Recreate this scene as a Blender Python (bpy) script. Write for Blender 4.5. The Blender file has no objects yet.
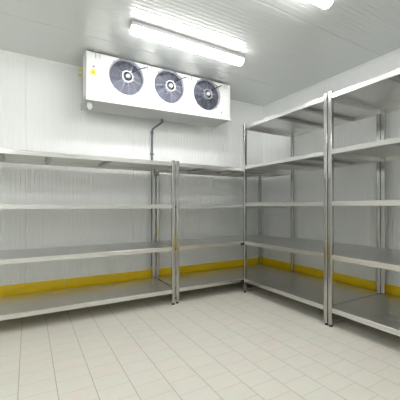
import bpy, bmesh, math
from mathutils import Vector, Matrix
C = bpy.context.scene.collection
PI = math.pi

# ------------------------------------------------------------------ materials
def new_mat(name):
    m = bpy.data.materials.new(name); m.use_nodes = True
    nt = m.node_tree
    return m, nt, nt.nodes['Principled BSDF']

def plain(name, col, rough=.5, metal=0., spec=.5, coat=0.):
    m, nt, b = new_mat(name)
    b.inputs['Base Color'].default_value = (*col, 1)
    b.inputs['Roughness'].default_value = rough
    b.inputs['Metallic'].default_value = metal
    b.inputs['Specular IOR Level'].default_value = spec
    b.inputs['Coat Weight'].default_value = coat
    return m

def noisy(name, col, col2, rough, scale=(1, 1, 1), nscale=5, metal=0., rvar=.06, bump=0., spec=.5):
    """base colour varied a little by object-space noise (slight wear), roughness too"""
    m, nt, b = new_mat(name)
    tc = nt.nodes.new('ShaderNodeTexCoord'); mp = nt.nodes.new('ShaderNodeMapping')
    mp.inputs['Scale'].default_value = scale
    nz = nt.nodes.new('ShaderNodeTexNoise'); nz.inputs['Scale'].default_value = nscale; nz.inputs['Detail'].default_value = 4
    mx = nt.nodes.new('ShaderNodeMix'); mx.data_type = 'RGBA'
    mx.inputs['A'].default_value = (*col, 1); mx.inputs['B'].default_value = (*col2, 1)
    mr = nt.nodes.new('ShaderNodeMapRange')
    mr.inputs['To Min'].default_value = rough - rvar; mr.inputs['To Max'].default_value = rough + rvar
    L = nt.links.new
    L(tc.outputs['Object'], mp.inputs['Vector']); L(mp.outputs['Vector'], nz.inputs['Vector'])
    L(nz.outputs['Fac'], mx.inputs['Factor']); L(mx.outputs['Result'], b.inputs['Base Color'])
    L(nz.outputs['Fac'], mr.inputs['Value']); L(mr.outputs['Result'], b.inputs['Roughness'])
    b.inputs['Metallic'].default_value = metal
    b.inputs['Specular IOR Level'].default_value = spec
    if bump:
        bp = nt.nodes.new('ShaderNodeBump'); bp.inputs['Strength'].default_value = bump; bp.inputs['Distance'].default_value = .002
        L(nz.outputs['Fac'], bp.inputs['Height']); L(bp.outputs['Normal'], b.inputs['Normal'])
    return m

def emitter(name, col, strength):
    m, nt, b = new_mat(name)
    b.inputs['Base Color'].default_value = (.9, .9, .9, 1)
    b.inputs['Emission Color'].default_value = (*col, 1)
    b.inputs['Emission Strength'].default_value = strength
    return m

STEEL = (.69, .685, .67); STEEL2 = (.73, .725, .71)
M = {}
M['steel_x'] = noisy('brushed_steel_x', STEEL, STEEL2, .29, (1.5, 90, 90), 2, 1., .05, 0)
M['steel_y'] = noisy('brushed_steel_y', STEEL, STEEL2, .29, (90, 1.5, 90), 2, 1., .05, 0)
M['steel_z'] = plain('brushed_steel_post', (.50, .497, .485), .15, 1.)
M['galv'] = noisy('galvanised_channel', (.44, .44, .43), (.50, .50, .49), .34, (1, 1, 1), 20, 1., .05)
M['wall'] = noisy('white_panel', (.84, .86, .855), (.86, .875, .87), .48, (1, 1, .4), 3, 0, .05)
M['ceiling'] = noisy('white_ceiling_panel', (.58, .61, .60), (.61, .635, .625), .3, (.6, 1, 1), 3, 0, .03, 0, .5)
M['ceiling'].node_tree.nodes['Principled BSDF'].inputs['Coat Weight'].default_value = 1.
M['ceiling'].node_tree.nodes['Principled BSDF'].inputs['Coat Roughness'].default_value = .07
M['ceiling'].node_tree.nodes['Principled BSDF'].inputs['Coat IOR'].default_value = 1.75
M['yellow'] = noisy('yellow_plastic', (.86, .60, .004), (.90, .64, .008), .42, (2, 2, 2), 3)
M['casing'] = noisy('white_painted_casing', (.84, .85, .85), (.88, .885, .885), .32, (1, 1, 1), 4)
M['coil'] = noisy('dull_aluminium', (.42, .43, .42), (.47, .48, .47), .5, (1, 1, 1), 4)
M['blade'] = plain('fan_blade', (.05, .055, .085), .35)
M['guard'] = plain('guard_wire', (.36, .38, .46), .3, .4)
M['duct'] = plain('fan_duct_dark', (.03, .033, .05), .5)
M['hub'] = plain('motor_hub_metal', (.75, .76, .77), .3, .5)
M['ring'] = plain('mounting_ring_metal', (.50, .51, .54), .35, .6)
M['black'] = plain('black_rubber', (.025, .025, .025), .5)
M['pipe'] = plain('grey_plastic_pipe', (.14, .17, .20), .4)
M['screw'] = plain('screw_metal', (.30, .30, .30), .35, 1)
M['bracket'] = plain('bracket_metal', (.62, .63, .63), .35, .6)
M['sign_yellow'] = plain('sticker_yellow', (.84, .66, .06), .5)
M['sign_black'] = plain('sticker_black', (.05, .05, .05), .5)
M['sign_blue'] = plain('sticker_slate', (.16, .17, .24), .5)
M['valve'] = plain('valve_yellow', (.72, .62, .22), .45)
M['housing'] = plain('lamp_housing', (.62, .63, .64), .4)
M['tube'] = emitter('lamp_diffuser', (1., .988, .98), 7.5)

def floor_mat():
    m, nt, b = new_mat('cream_floor_tiles'); L = nt.links.new; N = nt.nodes.new
    tc = N('ShaderNodeTexCoord'); sp = N('ShaderNodeSeparateXYZ'); L(tc.outputs['Object'], sp.inputs[0])
    def math_(op, a, bb=None):
        n = N('ShaderNodeMath'); n.operation = op
        for k, v in enumerate((a, bb)):
            if v is None: continue
            if isinstance(v, (int, float)): n.inputs[k].default_value = v
            else: L(v, n.inputs[k])
        return n.outputs[0]
    TX, TY = .1935, .1355
    cx = math_('DIVIDE', math_('ADD', sp.outputs['X'], .05 + 40 * TX), TX)      # column lines at X = -.05 + k TX
    ci = math_('FLOOR', cx); fx = math_('FRACT', cx)
    par = math_('MODULO', ci, 2.0)                                             # odd columns shifted by half a tile
    cy = math_('ADD', math_('DIVIDE', math_('ADD', sp.outputs['Y'], -1.09 + 40 * TY), TY), math_('MULTIPLY', par, .5))
    ri = math_('FLOOR', cy); fy = math_('FRACT', cy)
    ex = math_('MULTIPLY', math_('MINIMUM', fx, math_('SUBTRACT', 1.0, fx)), TX)
    ey = math_('MULTIPLY', math_('MINIMUM', fy, math_('SUBTRACT', 1.0, fy)), TY)
    def groove(d, w):
        r = N('ShaderNodeMapRange'); r.interpolation_type = 'SMOOTHSTEP'
        r.inputs['From Min'].default_value = w * .4; r.inputs['From Max'].default_value = w
        r.inputs['To Min'].default_value = 1; r.inputs['To Max'].default_value = 0
        L(d, r.inputs['Value']); return r.outputs[0]
    gx = groove(ex, .0026); gy = groove(ey, .0021)
    g = math_('MAXIMUM', gx, math_('MULTIPLY', gy, .6))
    cv = N('ShaderNodeCombineXYZ'); L(ci, cv.inputs[0]); L(ri, cv.inputs[1])
    wn = N('ShaderNodeTexWhiteNoise'); wn.noise_dimensions = '2D'; L(cv.outputs[0], wn.inputs['Vector'])
    ramp = N('ShaderNodeValToRGB'); L(wn.outputs['Value'], ramp.inputs[0])
    e = ramp.color_ramp.elements
    e[0].position = 0; e[0].color = (.705, .69, .612, 1)
    e[1].position = .55; e[1].color = (.72, .705, .63, 1)
    e2 = e.new(.85); e2.color = (.72, .695, .622, 1)
    e3 = e.new(1.0); e3.color = (.73, .685, .612, 1)
    nz = N('ShaderNodeTexNoise'); nz.inputs['Scale'].default_value = 14; nz.inputs['Detail'].default_value = 5
    L(tc.outputs['Object'], nz.inputs['Vector'])
    m2 = N('ShaderNodeMix'); m2.data_type = 'RGBA'; m2.blend_type = 'MULTIPLY'; m2.inputs['Factor'].default_value = .12
    L(ramp.outputs[0], m2.inputs['A']); L(nz.outputs['Color'], m2.inputs['B'])
    m3 = N('ShaderNodeMix'); m3.data_type = 'RGBA'
    L(g, m3.inputs['Factor']); L(m2.outputs['Result'], m3.inputs['A']); m3.inputs['B'].default_value = (.34, .325, .285, 1)
    L(m3.outputs['Result'], b.inputs['Base Color'])
    b.inputs['Roughness'].default_value = .42
    b.inputs['Specular IOR Level'].default_value = .35
    bp = N('ShaderNodeBump'); bp.inputs['Strength'].default_value = .4; bp.inputs['Distance'].default_value = .002
    L(math_('SUBTRACT', 1.0, g), bp.inputs['Height']); L(bp.outputs[0], b.inputs['Normal'])
    return m
M['floor'] = floor_mat()

# ------------------------------------------------------------------ mesh helpers
def box(bm, x0, x1, y0, y1, z0, z1):
    v = [bm.verts.new((x, y, z)) for x in (x0, x1) for y in (y0, y1) for z in (z0, z1)]
    for f in ((0, 1, 3, 2), (4, 6, 7, 5), (0, 4, 5, 1), (2, 3, 7, 6), (0, 2, 6, 4), (1, 5, 7, 3)):
        bm.faces.new([v[i] for i in f])
    return v

def prism(bm, pts, a, b, place):
    """closed outline pts (2D) swept from a to b; place(u, v, t) -> 3D point"""
    A = [bm.verts.new(place(u, v, a)) for u, v in pts]
    B = [bm.verts.new(place(u, v, b)) for u, v in pts]
    n = len(pts)
    bm.faces.new(A); bm.faces.new(B[::-1])
    for i in range(n):
        bm.faces.new((A[i], B[i], B[(i + 1) % n], A[(i + 1) % n]))

def lathe(bm, prof, place, seg=32):
    """prof = list of (radius, along); place(x, y, t)"""
    rings = []
    for r, t in prof:
        if r < 1e-6: rings.append([bm.verts.new(place(0, 0, t))])
        else: rings.append([bm.verts.new(place(r * math.cos(2 * PI * k / seg), r * math.sin(2 * PI * k / seg), t)) for k in range(seg)])
    for a, b in zip(rings, rings[1:]):
        for k in range(seg):
            q = [a[k % len(a)], a[(k + 1) % seg % len(a)], b[(k + 1) % seg % len(b)], b[k % len(b)]]
            u = []
            for w in q:
                if w not in u: u.append(w)
            if len(u) >= 3: bm.faces.new(u)

def tube(bm, pts, r, seg=10, closed=False):
    pts = [Vector(p) for p in pts]; n = len(pts); rings = []
    up = Vector((0, 1, 0.001))
    for i, p in enumerate(pts):
        if closed: d = pts[(i + 1) % n] - pts[i - 1]
        else: d = pts[min(i + 1, n - 1)] - pts[max(i - 1, 0)]
        d.normalize()
        s = d.cross(up)
        if s.length < 1e-3: s = d.cross(Vector((1, 0, 0)))
        s.normalize(); t = s.cross(d)
        rings.append([bm.verts.new(p + r * (math.cos(2 * PI * k / seg) * s + math.sin(2 * PI * k / seg) * t)) for k in range(seg)])
    m = n if closed else n - 1
    for i in range(m):
        a, b = rings[i], rings[(i + 1) % n]
        for k in range(seg):
            bm.faces.new((a[k], a[(k + 1) % seg], b[(k + 1) % seg], b[k]))
    if not closed:
        bm.faces.new(rings[0]); bm.faces.new(rings[-1][::-1])

def obj(name, bm, mat, parent=None, bevel=0., smooth=False, seg=2):
    bmesh.ops.recalc_face_normals(bm, faces=bm.faces)
    me = bpy.data.meshes.new(name); bm.to_mesh(me); bm.free()
    if smooth:
        for p in me.polygons: p.use_smooth = True
        try: me.set_sharp_from_angle(angle=math.radians(40))
        except Exception: pass
    me.materials.append(mat)
    o = bpy.data.objects.new(name, me); C.objects.link(o)
    if parent is not None: o.parent = parent
    if bevel:
        md = o.modifiers.new('bevel', 'BEVEL'); md.width = bevel; md.segments = seg; md.limit_method = 'ANGLE'
        md.harden_normals = False
    return o

def thing(name, loc, label, cat, group=None):
    o = bpy.data.objects.new(name, None); o.location = loc; C.objects.link(o)
    o.empty_display_size = .1
    o['label'] = label; o['category'] = cat
    if group: o['group'] = group
    return o

def struct(name, bm, mat, **k):
    o = obj(name, bm, mat, **k); o['kind'] = 'structure'; return o

# ------------------------------------------------------------------ room
XL, XR, YF, YB, HC = -2.3, 3.198, -2.6, 3.593, 2.610
T = .1
bm = bmesh.new(); box(bm, XL - T, XR + T, YF - T, YB + T, -.12, 0); struct('floor', bm, M['floor'])

def ribbed(length, pitch=.042, joint=1.13, first=.0, d=.0020, jd=.006, w0=.0095):
    """profile (s, depth) across a sandwich panel wall: flat ribs, fine grooves, a deeper joint every panel"""
    out = [(0, 0)]
    s = first
    k = 0
    while s < length - .02:
        if s > .02:
            j = (k % int(round(joint / pitch)) == 0)
            w, dd = (.0075, jd) if j else (w0, d)
            out += [(s - w, 0), (s - w * .2, dd), (s + w * .2, dd), (s + w, 0)]
        s += pitch; k += 1
    out.append((length, 0))
    return out

def panel_surface(bm, prof, place, a, b, thick):
    """swept ribbed face with a flat back"""
    n = len(prof)
    A = [bm.verts.new(place(s, d, a)) for s, d in prof]; B = [bm.verts.new(place(s, d, b)) for s, d in prof]
    for i in range(n - 1): bm.faces.new((A[i], A[i + 1], B[i + 1], B[i]))
    q = [bm.verts.new(place(s, thick, t)) for s, t in ((prof[0][0], a), (prof[-1][0], a), (prof[-1][0], b), (prof[0][0], b))]
    bm.faces.new(q)
    bm.faces.new((A[0], B[0], q[3], q[0])); bm.faces.new((A[-1], q[1], q[2], B[-1]))
    bm.faces.new(A[::-1] + [q[0], q[1]][0:2]); bm.faces.new(B + [q[2], q[3]])

bm = bmesh.new(); panel_surface(bm, ribbed(XR - XL, first=.011), lambda s, d, t: (XL + s, YB + d, t), 0, HC, T); struct('wall_back', bm, M['wall'])
bm = bmesh.new(); panel_surface(bm, ribbed(YB - YF, first=.03), lambda s, d, t: (XR + d, YB - s, t), 0, HC, T); struct('wall_right', bm, M['wall'])
bm = bmesh.new(); panel_surface(bm, ribbed(YB - YF, first=.03), lambda s, d, t: (XL - d, YF + s, t), 0, HC, T); struct('wall_left', bm, M['wall'])
bm = bmesh.new(); panel_surface(bm, ribbed(XR - XL, first=.03), lambda s, d, t: (XR - s, YF - d, t), 0, HC, T); struct('wall_front', bm, M['wall'])
# ceiling ribs run parallel to the back wall; a panel joint lies at Y = 2.884
cp = ribbed(YB - YF + 2 * T, pitch=.0435, joint=1.131, first=(YB + T - 2.884) - 26 * .0435, d=.0010, jd=.005, w0=.0110)
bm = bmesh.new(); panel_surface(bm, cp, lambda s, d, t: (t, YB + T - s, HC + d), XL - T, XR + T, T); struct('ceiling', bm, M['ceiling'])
# light cove strips where the walls meet the ceiling
def cove(name, place, a, b):
    bm = bmesh.new(); prism(bm, [(0, 0), (.022, 0), (.018, .006), (.006, .018), (0, .022)], a, b, place); struct(name, bm, M['wall'])
cove('trim_1', lambda u, v, t: (t, YB - u, HC - v), XL, XR)
cove('trim_2', lambda u, v, t: (XR - u, t, HC - v), YF, YB - .022)
# yellow kick boards, one strip along each visible wall, butt joints between lengths
def kick(name, place, a, b, seams):
    bm = bmesh.new(); cuts = [a] + seams + [b]
    for p, q in zip(cuts, cuts[1:]):
        prism(bm, [(0, 0), (.011, 0), (.011, .244), (.004, .254), (0, .254)], p + .0012, q - .0012, place)
    struct(name, bm, M['yellow'])
kick('baseboard_back', lambda u, v, t: (t, YB - u, v), XL, XR, [-.37, .344, 1.057, 1.77, 2.48])
kick('baseboard_right', lambda u, v, t: (XR - u, t, v), YF, YB - .012, [-1.0, -.29, .42, 1.13, 1.84, 2.55])

# ------------------------------------------------------------------ shelving racks
W = .036           # square post
LIP = .040
def post_bm(h):
    bm = bmesh.new(); w = W / 2
    # square tube with rounded corners and a slightly domed cap
    r = .005; pts = []
    for cx, cy, a0 in ((w - r, w - r, 0), (-w + r, w - r, 90), (-w + r, -w + r, 180), (w - r, -w + r, 270)):
        for k in range(5):
            a = math.radians(a0 + k * 22.5); pts.append((cx + r * math.cos(a), cy + r * math.sin(a)))
    levels = [(.022, .96), (.025, 1), (h - .006, 1), (h - .002, .95), (h, .8)]
    rings = [[bm.verts.new((x * s, y * s, z)) for x, y in pts] for z, s in levels]
    n = len(pts)
    for a, b in zip(rings, rings[1:]):
        for i in range(n): bm.faces.new((a[i], a[(i + 1) % n], b[(i + 1) % n], b[i]))
    bm.faces.new(rings[0][::-1]); bm.faces.new(rings[-1])
    return bm

def foot_bm():
    bm = bmesh.new()
    lathe(bm, [(0, 0), (.0155, 0), (.0165, .003), (.0165, .010), (.012, .014), (.010, .016), (.010, .0225), (0, .0225)], lambda x, y, t: (x, y, t), 20)
    return bm

def shelf_bm(hx, hy, notches):
    """top plate with notched corners at z = 0, lips bent down all round with a return flange"""
    bm = bmesh.new(); t = .0016; w = W + .002
    e = .0015                                                 # lips sit this far inside the posts' outer face
    X, Y = hx - e, hy - e
    sx, sy = X - w + e, Y - w + e
    n = notches
    pts = []
    for (qx, qy) in ((1, 1), (-1, 1), (-1, -1), (1, -1)):
        cut = (qx, qy) in n
        if not cut: pts.append((qx * X, qy * Y)); continue
        a, b, c = (qx * X, qy * sy), (qx * sx, qy * sy), (qx * sx, qy * Y)
        pts += [a, b, c] if qx * qy > 0 else [c, b, a]
    prism(bm, pts, -t, 0, lambda u, v, z: (u, v, z))
    def ends(flag_lo, flag_hi, full, short): return (-short if flag_lo else -full), (short if flag_hi else full)
    for s in (-1, 1):
        a, b = ends((-1, s) in n, (1, s) in n, X, sx)
        y0, y1 = sorted((s * Y, s * (Y - t)))
        box(bm, a, b, y0, y1, -LIP, -t)
        y0, y1 = sorted((s * Y, s * (Y - .014)))
        box(bm, a, b, y0, y1, -LIP - t, -LIP)
        a, b = ends((s, -1) in n, (s, 1) in n, Y - t, sy)
        x0, x1 = sorted((s * X, s * (X - t)))
        box(bm, x0, x1, a, b, -LIP, -t)
        x0, x1 = sorted((s * X, s * (X - .014)))
        box(bm, x0, x1, a, b, -LIP - t, -LIP)
    return bm

def stiff_bm(half, along_y=True):
    """hat channel under the plate, running front to rear (or lengthwise)"""
    bm = bmesh.new()
    prof = [(-.030, -.0018), (-.030, -.0034), (-.017, -.0034), (-.016, -.030), (.016, -.030), (.017, -.0034), (.030, -.0034), (.030, -.0018)]
    if along_y: prism(bm, prof, -half, half, lambda u, v, t: (u, t, v))
    else: prism(bm, prof, -half, half, lambda u, v, t: (t, u, v))
    return bm

def rack(label, x0, x1, y0, y1, levels, h, run, posts, stiff):
    """x0..y1 outer faces of the posts; posts = corners that carry one; run = long axis; stiff = positions along it"""
    cx, cy = (x0 + x1) / 2, (y0 + y1) / 2; hx, hy = (x1 - x0) / 2, (y1 - y0) / 2
    R = thing('shelving_rack', (cx, cy, 0), label, 'shelving rack', 'stainless steel racks along the walls')
    for (sx, sy) in posts:
        p = obj('post', post_bm(h), M['steel_z'], R); p.location = (sx * (hx - W / 2), sy * (hy - W / 2), 0)
        obj('foot', foot_bm(), M['black'], p, smooth=True)
    for e in (-1, 1):                                    # low cross bar between the feet at each end
        bm = bmesh.new()
        if run == 'x':
            if not ((e, 1) in posts and (e, -1) in posts): continue
            box(bm, -.011, .011, -hy + W, hy - W, .024, .046); k = obj('cross_bar', bm, M['steel_y'], R, bevel=.002); k.location = (e * (hx - W / 2), 0, 0)
        else:
            box(bm, -hx + W, hx - W, -.011, .011, .024, .046); k = obj('cross_bar', bm, M['steel_x'], R, bevel=.002); k.location = (0, e * (hy - W / 2), 0)
    sm = M['steel_x'] if run == 'x' else M['steel_y']
    cm = M['galv']  # stiffeners in a darker, duller steel than the shelf plates
    for z in levels:
        s = obj('shelf', shelf_bm(hx, hy, posts), sm, R, bevel=.0007, seg=1); s.location = (0, 0, z)
        for q in stiff:
            if run == 'x': k = obj('stiffener', stiff_bm(hy - .018, True), cm, s); k.location = (q - cx, 0, 0)
            else: k = obj('stiffener', stiff_bm(hx - .018, False), cm, s); k.location = (0, q - cy, 0)
    return R

LOW = [.165, .618, 1.069, 1.522]
TALL = [.170, .630, 1.096, 1.545, 2.030]
ALL4 = [(1, 1), (-1, 1), (-1, -1), (1, -1)]
YFR = 2.925 - W / 2; YRR = 3.500 + W / 2
R1 = rack('long low four-shelf steel rack at far left, cut off by the left photo edge',
          -.46, 1.345 + W / 2, YFR, YRR, LOW, 1.541, 'x', ALL4, [-.22, .17, .71])
R2 = rack('low four-shelf steel rack in the back corner, right of the grey pipe',
          1.402 - W / 2, 3.090, YFR + .022, YRR + .022, LOW, 1.541, 'x', [(-1, 1), (-1, -1), (1, 1)], [1.86, 2.36, 2.75])
XFR, XRR = 2.298 - W / 2, 3.113 + W / 2
YJ = 1.729
R3 = rack('tall five-shelf steel rack on the right wall, between the back corner and the double post',
          XFR, XRR, YJ + .004, YFR + .0195, TALL, 2.055, 'y', ALL4, [2.40, 2.06])
R4 = rack('tall five-shelf steel rack nearest the camera, running out of the right edge of the photo',
          XFR, XRR, YJ - 1.18, YJ - .004, TALL, 2.055, 'y', ALL4, [1.225, .885])
# black plugs joining the low racks to one another and to the tall rack's front post
for R, xx, yy in ((R2, 1.3735, 2.936), (R2, 2.262, YFR + .014)):
    for z in ((.59, 1.045) if xx < 2 else (.135, .59)):
        bm = bmesh.new()
        if xx < 2: lathe(bm, [(0, -.0100), (.009, -.0100), (.009, -.004), (.012, -.003), (.012, .003), (.009, .004), (.009, .0100), (0, .0100)], lambda x, y, t: (t, x, y), 16)
        else: lathe(bm, [(0, -.009), (.014, -.009), (.017, -.004), (.017, .004), (.012, .009), (0, .009)], lambda x, y, t: (x, t, y), 16)
        k = obj('connector', bm, M['black'], R, smooth=True); k.location = (xx - R.location.x, yy - R.location.y, z)
        k['label'] = 'black plastic connector'

# ------------------------------------------------------------------ ceiling cooler with three fans
CX0, CX1, CYF, CYB = .493, 2.239, 3.126, 3.47
CT = 2.594
cool = thing('evaporator_unit', ((CX0 + CX1) / 2, (CYF + CYB) / 2, 2.1),
             'white ceiling-hung cooling unit with three dark round fans', 'cooling unit')
ox, oy, oz = cool.location
FX = [.903, 1.394, 1.890]; FZ = 2.412; FR = .182
def tb(x): return 2.108 + (x - CX0) / (CX1 - CX0) * .036
def zb(x): return 2.163 + (x - CX0) / (CX1 - CX0) * .026          # the lower edge rises a little to the right

# casing: front panel with three round openings, sides, top, back
bm = bmesh.new()
cells = [CX0, (FX[0] + FX[1]) / 2, (FX[1] + FX[2]) / 2, CX1]
SEG = 48
def ring_cell(bm, xa, xb, fx):
    """panel cell between xa and xb with a hole of radius FR at (fx, FZ): corners blended to the circle"""
    circ = []; outer = []
    for k in range(SEG):
        a = 2 * PI * (k + .5) / SEG
        c, s = math.cos(a), math.sin(a)
        circ.append(bm.verts.new((fx + FR * c, CYF, FZ + FR * s)))
        zt, x_lo, x_hi = CT, xa, xb
        tt = []
        if c > 1e-6: tt.append((x_hi - fx) / c)
        if c < -1e-6: tt.append((x_lo - fx) / c)
        if s > 1e-6: tt.append((zt - FZ) / s)
        if s < -1e-6:
            slope = .026 / (CX1 - CX0)
            tt.append((zb(fx) - FZ) / (s - slope * c))
        t = min(v for v in tt if v > 0)
        outer.append((fx + t * c, FZ + t * s))
    ov = [bm.verts.new((x, CYF, z)) for x, z in outer]
    for k in range(SEG):
        bm.faces.new((circ[k], circ[(k + 1) % SEG], ov[(k + 1) % SEG], ov[k]))
    # corner triangles
    for (X, Z) in ((xa, CT), (xb, CT), (xa, zb(xa)), (xb, zb(xb))):
        ang = math.atan2(Z - FZ, X - fx) % (2 * PI)
        k = int(math.floor(ang / (2 * PI) * SEG - .5)) % SEG
        v = bm.verts.new((X, CYF, Z))
        try: bm.faces.new((ov[k], v, ov[(k + 1) % SEG]))
        except Exception: pass
    # rolled inlet collar going inwards
    c2 = [bm.verts.new((fx + (FR - .006) * math.cos(2 * PI * (k + .5) / SEG), CYF + .02, FZ + (FR - .006) * math.sin(2 * PI * (k + .5) / SEG))) for k in range(SEG)]
    for k in range(SEG): bm.faces.new((circ[k], c2[k], c2[(k + 1) % SEG], circ[(k + 1) % SEG]))
for i in range(3): ring_cell(bm, cells[i], cells[i + 1], FX[i])
tq = .004
box(bm, CX0, CX0 + tq, CYF, 3.30, zb(CX0), CT); box(bm, CX1 - tq, CX1, CYF, 3.30, zb(CX1), CT)
box(bm, CX0 + tq, CX1 - tq, CYF, 3.30, CT - tq, CT); box(bm, CX0 + tq, CX1 - tq, 3.30 - tq, 3.30, zb(CX1), CT - tq)
for v in bm.verts: v.co -= Vector((ox, oy, oz))
casing = obj('casing', bm, M['casing'], cool)
# folded seams: lower edge rail of the front panel and screws
bm = bmesh.new()
box(bm, CX0 - .002, CX1 + .002, CYF - .005, CYF + .010, 0, 1)
for v in bm.verts:
    x, y, z = v.co
    v.co = (x - ox, y - oy, (zb(x) + .002 if z > .5 else tb(x)) - oz)
obj('edge_rail', bm, M['casing'], casing, bevel=.003)
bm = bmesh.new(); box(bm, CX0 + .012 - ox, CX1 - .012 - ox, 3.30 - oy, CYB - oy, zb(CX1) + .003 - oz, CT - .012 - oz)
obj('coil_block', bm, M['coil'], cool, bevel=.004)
# drip tray, hung a little lower at its left end
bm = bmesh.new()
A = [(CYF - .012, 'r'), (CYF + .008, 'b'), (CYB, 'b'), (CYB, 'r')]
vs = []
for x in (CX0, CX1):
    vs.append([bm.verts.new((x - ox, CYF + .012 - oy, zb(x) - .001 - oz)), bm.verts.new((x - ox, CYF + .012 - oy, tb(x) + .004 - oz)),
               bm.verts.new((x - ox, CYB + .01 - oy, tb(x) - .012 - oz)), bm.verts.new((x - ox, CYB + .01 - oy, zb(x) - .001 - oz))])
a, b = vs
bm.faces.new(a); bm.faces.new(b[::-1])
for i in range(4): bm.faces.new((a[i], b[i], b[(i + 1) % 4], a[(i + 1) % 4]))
tray = obj('drip_tray', bm, M['coil'], cool, bevel=.004)  # dark grey here paints in the shade under the tray
# drain outlet below the tray's left end
bm = bmesh.new()
lathe(bm, [(0, .02), (.030, .02), (.030, -.008), (.036, -.010), (.036, -.034), (.030, -.038), (.022, -.038), (.018, -.06), (0, -.06)], lambda x, y, t: (x, y, t), 24)
d = obj('drain_outlet', bm, M['casing'], tray, smooth=True); d.location = (.545 - ox, 3.22 - oy, tb(.53) - .016 - oz)
d['label'] = 'white drain outlet'; d.scale = (.8, .8, .8)

def guard_bm():
    bm = bmesh.new()
    n = 9
    for i in range(n):
        r = .062 + (FR + .004 - .062) * i / (n - 1)
        y = -.024 + .020 * (i / (n - 1)) ** 3
        tube(bm, [(r * math.cos(2 * PI * k / 40), y, r * math.sin(2 * PI * k / 40)) for k in range(40)], .0021 if i < n - 1 else .0034, 6, True)
    for k in range(12):
        a = 2 * PI * k / 12 + .1
        tube(bm, [(r * math.cos(a), -.0265 + .020 * ((r - .062) / (FR + .004 - .062)) ** 3, r * math.sin(a)) for r in (.055, .09, .12, .15, FR + .004)], .0018, 6)
    return bm
def blade_bm():
    bm = bmesh.new()
    nb = 5
    for k in range(nb):
        a0 = 2 * PI * k / nb + .3
        rows = []
        for i in range(7):
            r = .045 + (.163 - .045) * i / 6
            wid = .34 + .16 * math.sin(i / 6 * PI * .8)          # half angle of the blade
            sweep = -.10 * (i / 6) ** 2
            tilt = .030 - .008 * i / 6
            row = []
            for j in range(6):
                s = -1 + 2 * j / 5
                a = a0 + sweep + wid * s
                row.append((r * math.cos(a), .055 + tilt * s - .006 * (1 - s * s), r * math.sin(a)))
            rows.append(row)
        top = [[bm.verts.new(p) for p in row] for row in rows]
        bot = [[bm.verts.new((p[0], p[1] + .003, p[2])) for p in row] for row in rows]
        for i in range(6):
            for j in range(5):
                bm.faces.new((top[i][j], top[i][j + 1], top[i + 1][j + 1], top[i + 1][j]))
                bm.faces.new((bot[i][j], bot[i + 1][j], bot[i + 1][j + 1], bot[i][j + 1]))
        edge = [(0, j) for j in range(6)] + [(i, 5) for i in range(1, 7)] + [(6, j) for j in range(4, -1, -1)] + [(i, 0) for i in range(5, 0, -1)]
        for e in range(len(edge)):
            p, q = edge[e], edge[(e + 1) % len(edge)]
            bm.faces.new((top[p[0]][p[1]], bot[p[0]][p[1]], bot[q[0]][q[1]], top[q[0]][q[1]]))
    lathe(bm, [(0, .035), (.048, .035), (.050, .040), (.050, .085), (0, .085)], lambda x, y, t: (x, t, y), 24)
    return bm
for fx in FX:
    fan = obj('fan', blade_bm(), M['blade'], cool, smooth=True); fan.location = (fx - ox, CYF - oy, FZ - oz)
    # duct behind the blades: dark cylinder with a closed back (the coil)
    bm = bmesh.new(); lathe(bm, [(FR - .006, .018), (FR - .006, .15), (0, .15)], lambda x, y, t: (x, t, y), 48)
    obj('fan_duct', bm, M['duct'], fan, smooth=True)
    obj('fan_guard', guard_bm(), M['guard'], fan, smooth=True)
    bm = bmesh.new()
    lathe(bm, [(.047, -.028), (.052, -.031), (.060, -.030), (.063, -.025), (.061, -.019), (.048, -.020)], lambda x, y, t: (x, t, y), 36)
    for k in range(4):
        a = PI / 4 + k * PI / 2 + .25
        c, s = math.cos(a), math.sin(a)
        tube(bm, [(.055 * c, -.028, .055 * s), (.078 * c, -.028, .078 * s)], .0045, 8)
    obj('mounting_ring', bm, M['ring'], fan, smooth=True)
    bm = bmesh.new()
    lathe(bm, [(0, -.050), (.014, -.049), (.021, -.045), (.026, -.036), (.027, -.022), (.027, .034), (0, .034)], lambda x, y, t: (x, t, y), 32)
    obj('motor_hub', bm, M['hub'], fan, smooth=True)
    bm = bmesh.new()
    tube(bm, [(.045, -.034, .045), (.075, -.036, .066), (.11, -.034, .092), (.15, -.026, .118), (.178, -.012, .132), (.206, -.004, .150), (.214, .001, .154)], .005, 8)
    k = obj('motor_cable', bm, M['duct'], fan, smooth=True)
    # four guard fixing screws
    for q in range(4):
        a = PI / 4 + q * PI / 2
        bm = bmesh.new(); lathe(bm, [(0, -.006), (.005, -.005), (.006, 0), (0, 0)], lambda x, y, t: (x, t, y), 10)
        k = obj('guard_screw', bm, M['screw'], fan, smooth=True); k.location = ((FR + .012) * math.cos(a), 0, (FR + .012) * math.sin(a))
# panel screws along the lower edge
for x in (.764, 1.14, 1.64, 2.10):
    bm = bmesh.new(); lathe(bm, [(0, -.007), (.006, -.006), (.008, 0), (0, 0)], lambda X, Y, t: (X, t, Y), 14)
    s = obj('screw', bm, M['screw'], casing, smooth=True); s.location = (x - ox, CYF - oy, zb(x) + .036 - oz)
# hangers between the unit's top edge and the ceiling
for x in (.606, 1.15, 1.65, 2.16):
    bm = bmesh.new()
    for dx in (-.021, .021):
        tube(bm, [(dx, -.005, -.060), (dx, -.005, HC - CT - .003)], .0045, 8)
    box(bm, -.034, .034, -.014, .03, HC - CT - .004, HC - CT)
    o = obj('hanger', bm, M['bracket'], cool, bevel=.001); o.location = (x - ox, CYF - oy, CT - oz)
    o['label'] = 'small metal hanger'
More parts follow.
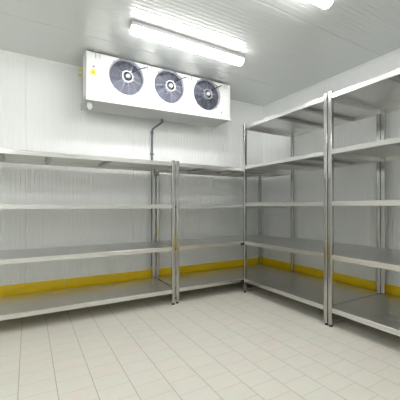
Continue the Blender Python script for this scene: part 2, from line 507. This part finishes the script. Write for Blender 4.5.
# warning sticker (rounded yellow triangle with a bolt) and the small slate label above it
bm = bmesh.new(); tri = []
for k in range(3):
    a = PI / 2 + k * 2 * PI / 3
    for j in range(-3, 4):
        q = a + j * PI / 9
        tri.append((.024 * math.cos(a) + .009 * math.cos(q), .024 * math.sin(a) + .009 * math.sin(q)))
prism(bm, tri, -.0012, .0004, lambda u, v, t: (u * 1.2, t, v * 1.2))
s = obj('warning_sticker', bm, M['sign_yellow'], casing); s.location = (.561 - ox, CYF - oy, 2.390 - oz)
s['label'] = 'yellow triangular warning sticker'
bm = bmesh.new(); prism(bm, [(.004, .016), (-.009, -.002), (-.001, -.002), (-.005, -.016), (.009, .003), (.001, .003)], -.0020, -.0012, lambda u, v, t: (u, t, v - .002))
k = obj('lightning_mark', bm, M['sign_black'], cool); k.location = (.561 - ox, CYF - oy, 2.390 - oz)
k['label'] = 'black lightning bolt'
bm = bmesh.new(); box(bm, -.010, .010, -.0012, 0, -.008, .008)
k = obj('small_sticker', bm, M['sign_blue'], casing); k.location = (.566 - ox, CYF - oy, 2.448 - oz); k['label'] = 'small dark square sticker'
# two yellow capped stubs on the left end of the unit
for z, r in ((2.500, .015), (2.432, .012)):
    bm = bmesh.new(); lathe(bm, [(0, .002), (r * .7, .002), (r * .7, -.02), (r, -.022), (r, -.045), (r * .8, -.05), (0, -.05)], lambda x, y, t: (t, x, y), 20)
    k = obj('pipe_cap', bm, M['valve'], cool, smooth=True); k.location = (CX0 + .013 - ox, 3.36 - oy, z - oz)
    k['label'] = 'yellow cap on a pipe stub'

# ------------------------------------------------------------------ drain pipe down the back wall
dp = thing('drain_pipe', (1.35, 3.56, 0), 'thin grey drain pipe bent from the cooling unit down the back wall', 'pipe')
bm = bmesh.new()
ptsA = [(1.41, 3.39, 2.108), (1.41, 3.39, 2.088), (1.408, 3.395, 2.072), (1.40, 3.415, 2.062), (1.362, 3.535, 2.030), (1.354, 3.558, 2.020), (1.351, 3.567, 2.002), (1.35, 3.57, 1.965), (1.35, 3.57, .30)]
tube(bm, [(x - 1.35, y - 3.56, z) for x, y, z in ptsA], .0125, 14)
pp = obj('pipe', bm, M['pipe'], dp, smooth=True)
for i, z in ((0, 2.06), (1, 1.98)):
    p = (1.41, 3.39, 2.088) if i == 0 else (1.35, 3.57, 1.975)
    bm = bmesh.new(); lathe(bm, [(.012, -.02), (.0165, -.02), (.0165, .02), (.012, .02)], lambda x, y, t: (x, y, t), 16)
    k = obj('elbow_collar', bm, M['pipe'], pp, smooth=True); k.location = (p[0] - 1.35, p[1] - 3.56, p[2])
bm = bmesh.new(); box(bm, -.022, .022, -.008, .03, 1.70, 1.715)
obj('wall_clip', bm, M['pipe'], dp, bevel=.002)

# ------------------------------------------------------------------ ceiling lights
def lamp(x0, x1, y, label):
    R = thing('ceiling_light', ((x0 + x1) / 2, y, HC), label, 'ceiling light', 'tube lights on the ceiling')
    h = (x1 - x0) / 2
    bm = bmesh.new()
    prism(bm, [(-.040, 0), (.040, 0), (.052, -.012), (.054, -.040), (-.054, -.040), (-.052, -.012)], -h + .004, h - .004, lambda u, v, t: (t, u, v))
    obj('housing', bm, M['housing'], R, bevel=.002)
    bm = bmesh.new(); pts = []
    for k in range(17):
        a = PI + PI * k / 16
        pts.append((.050 * math.cos(a), -.038 + .056 * math.sin(a)))
    n = len(pts)
    secs = []
    for t, s in ((-h + .005, .70), (-h + .012, .88), (-h + .028, 1), (h - .028, 1), (h - .012, .88), (h - .005, .70)):
        secs.append([bm.verts.new((t, u * s, -.037 + (v + .037) * s)) for u, v in pts])
    for a, b in zip(secs, secs[1:]):
        for i in range(n - 1): bm.faces.new((a[i], a[i + 1], b[i + 1], b[i]))
        bm.faces.new((a[0], b[0], b[-1], a[-1]))
    bm.faces.new(secs[0]); bm.faces.new(secs[-1][::-1])
    d = obj('diffuser', bm, M['tube'], R, smooth=True); d['label'] = 'glowing white diffuser'
    for s in (-1, 1):
        bm = bmesh.new(); prism(bm, [(-.032, 0), (.032, 0), (.036, -.03), (.026, -.060), (-.026, -.060), (-.036, -.03)], s * (h - .006), s * h, lambda u, v, t: (t, u, v))
        obj('end_cap', bm, M['housing'], R, bevel=.002)
    return R
lamp(.750, 1.942, 2.50, 'glowing tube light on the ceiling in front of the three fans, whole length in view')
lamp(.750, 1.942, 1.455, 'glowing tube light at the top edge of the photo, only its right end showing')
# the same lights go on towards the camera
NTH = ['third', 'fourth', 'fifth', 'sixth']
for k in range(1):
    lamp(.750, 1.942, .41 - 1.045 * k, 'tube light out of view overhead, %s from the fan unit in the right row' % NTH[k])
for k in range(4):  # invented left row, unseen, added to throw fill light into the racks
    lamp(-1.9, -.708, 1.455 - 1.045 * k, 'tube light out of view in the left row, %s from the back wall' % (['first', 'second'] + NTH)[k])

# ------------------------------------------------------------------ camera, world, view
cam = bpy.data.cameras.new('camera'); co = bpy.data.objects.new('camera', cam); C.objects.link(co)
co.location = (0, 0, 1.05); co.rotation_euler = (PI / 2, 0, math.radians(-29.8))
cam.sensor_width = 36; cam.sensor_fit = 'HORIZONTAL'; cam.lens = 36 * 299.7 / 400; cam.shift_y = 6.4 / 400; cam.clip_start = .02
bpy.context.scene.camera = co
w = bpy.data.worlds.new('world'); bpy.context.scene.world = w; w.use_nodes = True
w.node_tree.nodes['Background'].inputs['Color'].default_value = (.8, .85, .9, 1)
w.node_tree.nodes['Background'].inputs['Strength'].default_value = .02
vs_ = bpy.context.scene.view_settings
vs_.view_transform = 'Standard'; vs_.look = 'None'; vs_.gamma = 1; vs_.exposure = 1.95; vs_.use_curve_mapping = False

cy = bpy.context.scene.cycles
cy.max_bounces = 24; cy.diffuse_bounces = 16; cy.glossy_bounces = 12
